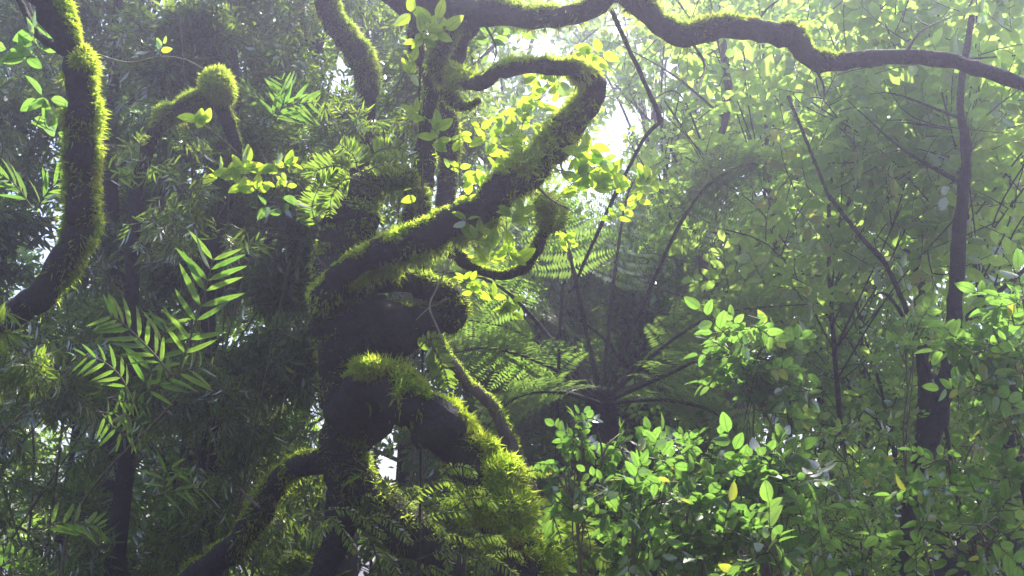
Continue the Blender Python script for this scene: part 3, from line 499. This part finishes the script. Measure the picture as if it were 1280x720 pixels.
frond_plant('epiphyte_fern', 'fern cut by the bottom edge beneath the white-lit fronds', 4.4, [([(700, 690), (720, 680), (745, 690)], 22), ([(720, 700), (735, 690), (760, 705)], 22), ([(640, 705), (680, 690), (700, 680)], 20)], n=12, mats=FE, tmpl=L_fp, ang=60)
t = Thing('moss_cushion', 'fuzzy sunlit moss cushion at the bottom edge, right of the moss mound', 'moss', W(680, 730, 4.4))
a = Acc(); moss_mound(a, W(678, 708, 4.4), .10, 9000, .045, (1.1, .9, .8), .0035); blob(a, W(678, 708, 4.4), .09, (1.1, .9, .8)); t.part('moss', a, 'moss_lit')
# ------------------------------------------------------------------ tree fern
ctr = W(752, 505, 7.0); bt = np.array([ctr[0] + .12, ctr[1], 0])
TF = Thing('tree_fern', 'tree fern with fuzzy dark trunk and long arching fronds in the centre right', 'tree fern', bt)
a = Acc(); tb = tube(a, [bt, ctr * .5 + bt * .5 + [.03, 0, 0], ctr - [0, 0, .05], ctr + [0, 0, .05]], [.12, .11, .085, .04], sides=14, rough=.2); tfo = TF.part('trunk', a, 'bark')
a = Acc(); moss_on(a, tb, dens=.5, thr=-2, L=.09, wd=.006); TF.part('fibres', a, 'bark', tfo)
def pinna():
    a = Acc(); n = 15; t = np.linspace(.06, 1, n)
    tube(a, [[0, 0, 0], [0, .5, .02], [0, 1, -.12]], [.006, .005, .002], nseg=4, sides=3, rough=0, m=0, cap=False); C = spline([[0, 0, 0], [0, .5, .02], [0, 1, -.12]], 50)[(t * 49).astype(int)]
    for s in (-1, 1):
        Y = np.c_[np.full(n, s * 1.), np.full(n, .35), rng.normal(-.05, .1, n)]; Z = np.tile([0., 0, 1], (n, 1)) + rng.normal(0, .1, (n, 3))
        inst(a, L_pin, C, Y, Z, .24 * (1 - t) ** .6 + .02)
    V, Q, T, A, mq, mt = a.cat(); return dict(V=V, Q=Q, T=T, A=A, mq=mq, mt=mt)
PIN = pinna()
# (end px, end py, end depth, mid lift) stalk straight to a point, then drooping tip
for path in ([(640, 370, 6.8), (560, 340, 6.7), (480, 350, 6.6)], [(712, 318, 7.0), (690, 250, 7.0), (640, 240, 6.9)], [(850, 280, 6.8), (915, 212, 6.8), (985, 205, 6.8)],
             [(855, 395, 7.3), (970, 345, 7.6), (1070, 350, 7.9)], [(840, 425, 6.8), (910, 390, 6.6), (1010, 380, 6.5)], [(830, 470, 6.4), (890, 448, 6.0), (960, 470, 5.8)],
             [(690, 460, 6.6), (610, 435, 6.4), (540, 450, 6.2)], [(700, 490, 6.0), (640, 500, 5.7), (590, 560, 5.6)], [(700, 400, 8.4), (650, 330, 9.2), (600, 330, 9.8)],
             [(830, 500, 6.2), (900, 520, 5.9), (950, 580, 5.8)], [(770, 330, 7.6), (790, 230, 8.0), (830, 200, 8.4)], [(660, 420, 7.8), (560, 400, 8.2), (480, 430, 8.4)], [(860, 450, 7.8), (960, 430, 8.4), (1040, 470, 8.8)]):
    P = np.array([ctr] + [W(*p) for p in path]); a = Acc(); C, rr, T, N, B = tube(a, P, [.019, .014, .009, .003], nseg=80, sides=6, rough=.05)
    L = np.linalg.norm(np.diff(P, axis=0), axis=1).sum(); n = int(np.clip(L / .11, 16, 36)); t = np.linspace(.3, .99, n); i = (t * 79).astype(int); Tn = T[i]
    sd = nrm(np.cross(Tn, np.array([0, .6, .8]))); Zn = np.cross(sd, Tn); b = Acc()
    pl = min(L * .24, .34) * np.sin(np.pi * np.clip(.18 + t * .8, 0, 1)) ** .7
    for s in (-1, 1):
        Y = sd * s + Tn * .35 + np.array([0, 0, -.22]) + rng.normal(0, .06, (n, 3)); inst(b, PIN, C[i], Y, Zn + rng.normal(0, .12, (n, 3)), pl * rng.uniform(.9, 1.08, n), rmix=.6)
    fr = TF.part('frond', b, ['tree_fern', 'bark']); TF.part('stalk', a, 'bark', fr)
# ------------------------------------------------------------------ bushes and trees of foliage
def bush(name, label, cat, base, clumps, kind='mid', leaf=.09, mats=('broad', 'twig'), group=None, trunk=None, tr=.03, bark='bark', carved=False, up=.6, view=.35, hang=0., limbs=True, trunk_name='trunk', culms=0, shell=.5):
    """clumps: (centre xyz, radius, number of sprigs)"""
    t = Thing(name, label, cat, base, group); cs = np.array([c for c, _, _ in clumps]); top = cs[:, 2].max()
    mid = cs.mean(0); a = Acc()
    if trunk is None:
        k = np.array([base, [base[0] * .6 + mid[0] * .4, base[1] * .6 + mid[1] * .4, top * .4], [base[0] * .3 + mid[0] * .7, base[1] * .3 + mid[1] * .7, top * .75], [mid[0], mid[1], top * .97]])
        k[1:3, :2] += rng.normal(0, .12, (2, 2)) * min(1, top / 5)
    else: k = np.asarray(trunk)
    if culms:
        for _ in range(culms):
            o = np.r_[rng.normal(0, .25, 2), 0]; e = k[-1] + np.r_[rng.normal(0, .9, 2), rng.uniform(-1, .5)]; a = Acc(); q = k[1] + o * 1.5
            tube(a, [k[0] + o, q, (q + e) / 2 + rng.normal(0, .15, 3), e], [tr, tr * .8, tr * .5, .004], sides=7, rough=.04); tro = t.part('culm', a, mats[1]); C = spline([k[0] + o, q, (q + e) / 2, e], 30)
    else:
        C, rr, *_ = tube(a, k, tr * np.array([1.2, .95, .7, .3]), nseg=30, sides=9, rough=.1); tro = t.part(trunk_name, a, bark)
    if limbs:
        a = Acc()
        for ci, (c, r_, n) in enumerate(clumps):
            if (group == G1 and ci % 3) or (cat == 'shrub' and ci % 2): continue
            i = int(np.clip(np.searchsorted(C[:, 2], c[2] * .75), 3, 26)); p = C[i]; q = (p + c) / 2 + [0, 0, .1 * np.linalg.norm(c - p)] + rng.normal(0, .06, 3)
            tube(a, [p, q, c], [tr * .35, tr * .25, .006], nseg=10, sides=5, rough=.1)
            for _ in range(2): tube(a, [q * .4 + c * .6, c + rng.normal(0, r_ * .35, 3), c + nrm(rng.normal(size=3)) * r_ * .9], [tr * .15 + .002, .005, .002], nseg=6, sides=4, rough=0)
        t.part('limbs', a, bark, tro)
    a = Acc()
    for c, r_, n in clumps:
        P, D = ball(n, c, r_ * np.array([1, 1, .75]), shell)
        if carved: kp = carve(P, BAMGAPS if cat == 'bamboo' else ()); P, D = P[kp], D[kp]
        foliage(a, kind, P, D, leaf, up, view, m=0, hang=hang)
    if a.n: t.part('crown' if cat == 'tree' else 'foliage', a, list(mats))
    return t
def cl(L, d): return [(W(x, y, d + dd), r_ * d / F, n) for x, y, r_, n, dd in L]
def rc(x0, x1, y0, y1, d0, d1, k, r_, n):
    """k random clumps inside a px / depth box, radius r_ m"""
    return [(W(rng.uniform(x0, x1), rng.uniform(y0, y1), rng.uniform(d0, d1)), r_ * rng.uniform(.6, 1.2), int(n * rng.uniform(.6, 1.3))) for _ in range(k)]
BR = ('broad', 'twig'); FA = ('far', 'twig'); LA = ('lance', 'twig')
G1 = 'broad-leaved trees in the right half'
# near shrubs, lower right
def pxs(L, d, leafpx, n): return [(W(x, y, d + rng.normal(0, .08) - max(0, y - 540) * .0028), r_ * d / F, n) for x, y, r_ in L]
def near(label, d, C, leafpx, per=9, kind='broad', bx=None, mats=('broad', 'twig'), cat='shrub', **k):
    C = [(x + rng.normal(0, 12), y + rng.normal(0, 12), r_ * 1.35) for x, y, r_ in C for _ in (0, 1)]
    c = pxs(C, d, leafpx, max(3, int(per * 1.0))); bush('shrub', label, cat, ground(bx or C[0][0], d + .2), c, kind, leafpx * .56 * d / F, mats, tr=.008, bark='twig', trunk_name='stem', **k)
near('sapling with paired round leaves in front of the tree fern trunk', 3.9, [(730, 520, 22), (728, 560, 26), (722, 590, 26), (760, 545, 22), (740, 640, 26), (700, 590, 18)], 32, 3, bx=760, up=.3, view=.7)
near('sapling with a glossy upright leaf cluster, right of the tree fern trunk', 3.9, [(795, 560, 26), (800, 590, 30), (780, 610, 24), (815, 625, 26)], 36, 4, bx=800, up=.3, view=.7)
near('broad-leaved shrub glowing green at bottom centre right', 4.2, [(860, 570, 40), (880, 610, 45), (840, 620, 40), (920, 590, 35), (870, 660, 50), (830, 680, 45), (930, 650, 45), (900, 700, 45), (780, 690, 40)], 36, 8, bx=870, view=.5)
near('shrub with hanging pointed leaves lit yellow, right of bottom centre', 4.0, [(975, 590, 28), (1000, 600, 26), (960, 570, 26), (985, 630, 30), (960, 660, 36), (1010, 680, 36), (950, 700, 36)], 40, 5, bx=980, view=.6)
near('tall leafy sapling left of the shadowy trunks, mid right', 4.6, [(925, 420, 28), (945, 455, 30), (965, 470, 30), (930, 475, 28), (950, 500, 30), (970, 440, 24), (915, 440, 20), (985, 480, 24)], 34, 6, bx=950, view=.6)
near('leafy branches reaching in from the right edge at mid height', 3.8, [(1195, 432, 22), (1230, 440, 26), (1260, 430, 28), (1275, 385, 26), (1240, 470, 28), (1268, 475, 30), (1225, 500, 28), (1260, 520, 34), (1275, 560, 30)], 40, 5, bx=1310, view=.7)
near('shrub of long oval leaves in the lower right corner', 3.8, [(1180, 585, 24), (1205, 600, 26), (1250, 600, 26), (1205, 670, 26), (1180, 650, 20), (1230, 690, 30), (1265, 700, 30), (1150, 690, 30), (1270, 640, 28)], 38, 3, bx=1290, view=.7)
near('small yellow-green leaf cluster left of the dark straight trunk', 4.8, [(1138, 415, 14), (1145, 420, 12)], 30, 2, bx=1140, view=.8)
near('shrub of small leaves at the foot of the crooked pale tree', 5.2, [(1040, 620, 50), (1080, 650, 50), (1020, 700, 50), (1100, 700, 45), (1060, 560, 40), (1120, 610, 35)], 26, 9, kind='mid', bx=1060)
near('low shrub behind the white-lit fern, under the tree fern', 5.4, [(760, 660, 40), (800, 700, 45), (730, 690, 40), (850, 640, 45), (700, 680, 35)], 28, 8, kind='mid', bx=770)
# mid-distance crowns, right half
G1 = 'broad-leaved trees in the right half'
def midtree(label, d, cl0, leaf, bx, kind='mid', mats=('broad_lit', 'twig'), tr=.05, **k):
    clumps = [(c + rng.normal(0, .3, 3), r_ * 1.15, int(n * .15)) for c, r_, n in cl0 for _ in (0, 1)]
    bush('broadleaf_tree', label, 'tree', ground(bx, d + .3), clumps, kind, leaf, mats, tr=tr * .45, group=G1, carved=True, **k)
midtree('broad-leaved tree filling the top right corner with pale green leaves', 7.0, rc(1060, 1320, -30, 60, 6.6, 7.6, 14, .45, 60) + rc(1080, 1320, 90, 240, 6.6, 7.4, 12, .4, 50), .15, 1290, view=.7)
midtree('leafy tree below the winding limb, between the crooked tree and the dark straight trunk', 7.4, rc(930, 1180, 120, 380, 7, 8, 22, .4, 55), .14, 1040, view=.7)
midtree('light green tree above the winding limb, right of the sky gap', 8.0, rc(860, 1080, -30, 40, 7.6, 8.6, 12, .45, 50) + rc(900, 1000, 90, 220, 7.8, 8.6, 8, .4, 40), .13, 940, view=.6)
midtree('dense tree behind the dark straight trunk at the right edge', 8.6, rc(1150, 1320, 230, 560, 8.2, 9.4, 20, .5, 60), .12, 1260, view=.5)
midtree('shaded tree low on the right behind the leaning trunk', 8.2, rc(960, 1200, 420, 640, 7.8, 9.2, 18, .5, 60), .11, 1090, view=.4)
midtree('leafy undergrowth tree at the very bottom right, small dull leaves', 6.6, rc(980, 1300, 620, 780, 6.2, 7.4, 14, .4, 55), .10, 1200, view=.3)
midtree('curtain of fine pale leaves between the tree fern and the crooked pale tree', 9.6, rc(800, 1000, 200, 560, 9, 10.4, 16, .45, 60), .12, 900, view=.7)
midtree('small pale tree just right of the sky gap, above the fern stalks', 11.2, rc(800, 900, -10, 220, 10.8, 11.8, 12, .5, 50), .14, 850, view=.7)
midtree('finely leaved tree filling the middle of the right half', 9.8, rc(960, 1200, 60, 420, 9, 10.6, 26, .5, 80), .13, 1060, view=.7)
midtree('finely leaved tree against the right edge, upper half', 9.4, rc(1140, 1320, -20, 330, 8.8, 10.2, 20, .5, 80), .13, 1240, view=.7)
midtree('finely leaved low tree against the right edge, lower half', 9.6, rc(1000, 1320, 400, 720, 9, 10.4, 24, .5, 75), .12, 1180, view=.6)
# bamboo and lance-leaved growth, left half
G2 = 'bamboo clumps in the left shade'
def bam(label, d, clumps, bx, leaf=.13, **k): bush('bamboo', label, 'bamboo', ground(bx, d), clumps, 'lance' if d < 7 else 'bam', leaf, LA, tr=.012, group=G2, culms=1 if d < 6.15 else 3, limbs=False, hang=.35, carved=True, **k)
bam('bamboo clump behind the round moss tuft', 7.8, rc(180, 420, -40, 220, 7.2, 8.6, 22, .45, 75), 300)
bam('bamboo clump left of the dark trunk at mid height', 7.4, rc(270, 420, 230, 480, 7, 8.2, 18, .4, 75), 350)
bam('bamboo clump low down between the lower mossy limb and the slim trunk', 6.6, rc(200, 420, 480, 740, 6.2, 7.4, 20, .35, 60), 310, .11)
bam('bamboo clump at the lower left, dark and glinting', 6.2, rc(-40, 200, 440, 740, 5.8, 7.2, 24, .38, 55), 90, .12)
bam('bamboo clump at the left edge behind the bent mossy trunk', 7.2, rc(-60, 120, 120, 440, 6.6, 8, 20, .4, 65), 20)
bam('bamboo clump between the bent trunk and the arched tree', 8.2, rc(110, 300, 180, 560, 7.8, 9, 24, .45, 70), 190)
bam('bamboo clump in the upper left corner above the bent trunk', 8.6, rc(-60, 220, -60, 130, 8, 9.4, 18, .5, 70), 60)
bam('bamboo clump behind the sky window at the trunk foot', 7.6, rc(380, 640, 600, 760, 7, 8.4, 14, .35, 60), 480, .11)
bam('bamboo clump hanging behind the upright stems at top centre', 7.6, rc(400, 620, -40, 260, 7.2, 8.6, 20, .4, 60), 500, .12)
bam('feathery bamboo spray in front of the slanting dark trunk', 6.1, rc(390, 520, 110, 200, 5.8, 6.4, 7, .22, 34), 460, .08)
bam('dark bamboo spray hiding the foot of the bent mossy trunk', 4.0, rc(-50, 60, 380, 480, 3.8, 4.15, 8, .14, 26), 20, .08)
bam('loose bamboo spray crossing the arched tree', 5.9, rc(150, 330, 170, 330, 5.6, 6.2, 8, .25, 26), 240, .09)
# back row of tall forest trees closing the view
G3 = 'tall forest trees in the background'
back = [(-40, 13, 'tall background tree at the far left edge'), (110, 14.5, 'tall background tree behind the bent mossy trunk'), (240, 12.5, 'tall background tree behind the round moss tuft'), (370, 14, 'tall background tree left of the slanting dark trunk'),
        (500, 13, 'tall background tree behind the upright stems'), (620, 15, 'tall background tree left of the white sky gap'), (900, 13.5, 'tall background tree behind the crooked pale tree'),
        (1010, 12, 'tall background tree behind the bend of the winding limb'), (1130, 14, 'tall background tree left of the dark straight trunk'), (1240, 12.5, 'tall background tree right of the dark straight trunk'), (1340, 14, 'tall background tree cut by the right edge')]
for x, d, lab in back:
    c = []
    hi = 12.3 if x < 300 else (10.6 if x < 700 else 9.6)  # heights shaped for light: tall left to shade, low right to admit sun
    for _ in range(34 if x < 600 else 30):
        p = W(x + rng.normal(0, 85), 300, d + rng.normal(0, .9)); p[2] = rng.uniform(.8, hi) if rng.random() < .75 else rng.uniform(.8, 6); c.append((p, rng.uniform(.5, 1.0), int(rng.uniform(35, 75) * (1.25 if x < 600 else .9))))
    if 100 < x < 560:  # unseen crown clumps above the frame, added to shade the left background
        c += [(np.array([p0[0] + rng.normal(0, .9), rng.uniform(11, 13.2), rng.uniform(10.6, 12.9)]), rng.uniform(.6, 1.0), 110) for p0 in [ground(x + 60, 12)] for _ in range(16)]
    bush('forest_tree', lab, 'tree', ground(x, d), c, 'far', .15, FA if x < 640 else ('broad_lit', 'twig'), tr=.09, group=G3, carved=True, view=.4)  # right-hand trees take the leaf copy with light in its colour
for x, d, lab in [(835, 16, 'tall sparse background tree just right of the white sky gap'), (700, 14, 'low background tree under the sky gap behind the tree fern'), (790, 11.5, 'low background tree right behind the tree fern fronds'), (560, 11, 'low background tree behind the horn-shaped limb')]:
    c = [(W(x + rng.normal(0, 70), rng.uniform(-60 if d == 16 else 300, 740), d + rng.normal(0, .6)), rng.uniform(.4, .8), 80) for _ in range(28)]
    bush('forest_tree', lab, 'tree', ground(x, d), c, 'far', .13, FA, tr=.08, group=G3, carved=True, view=.4)
print('OBJ', len(bpy.data.objects), 'VERTS', sum(len(m.vertices) for m in bpy.data.meshes))
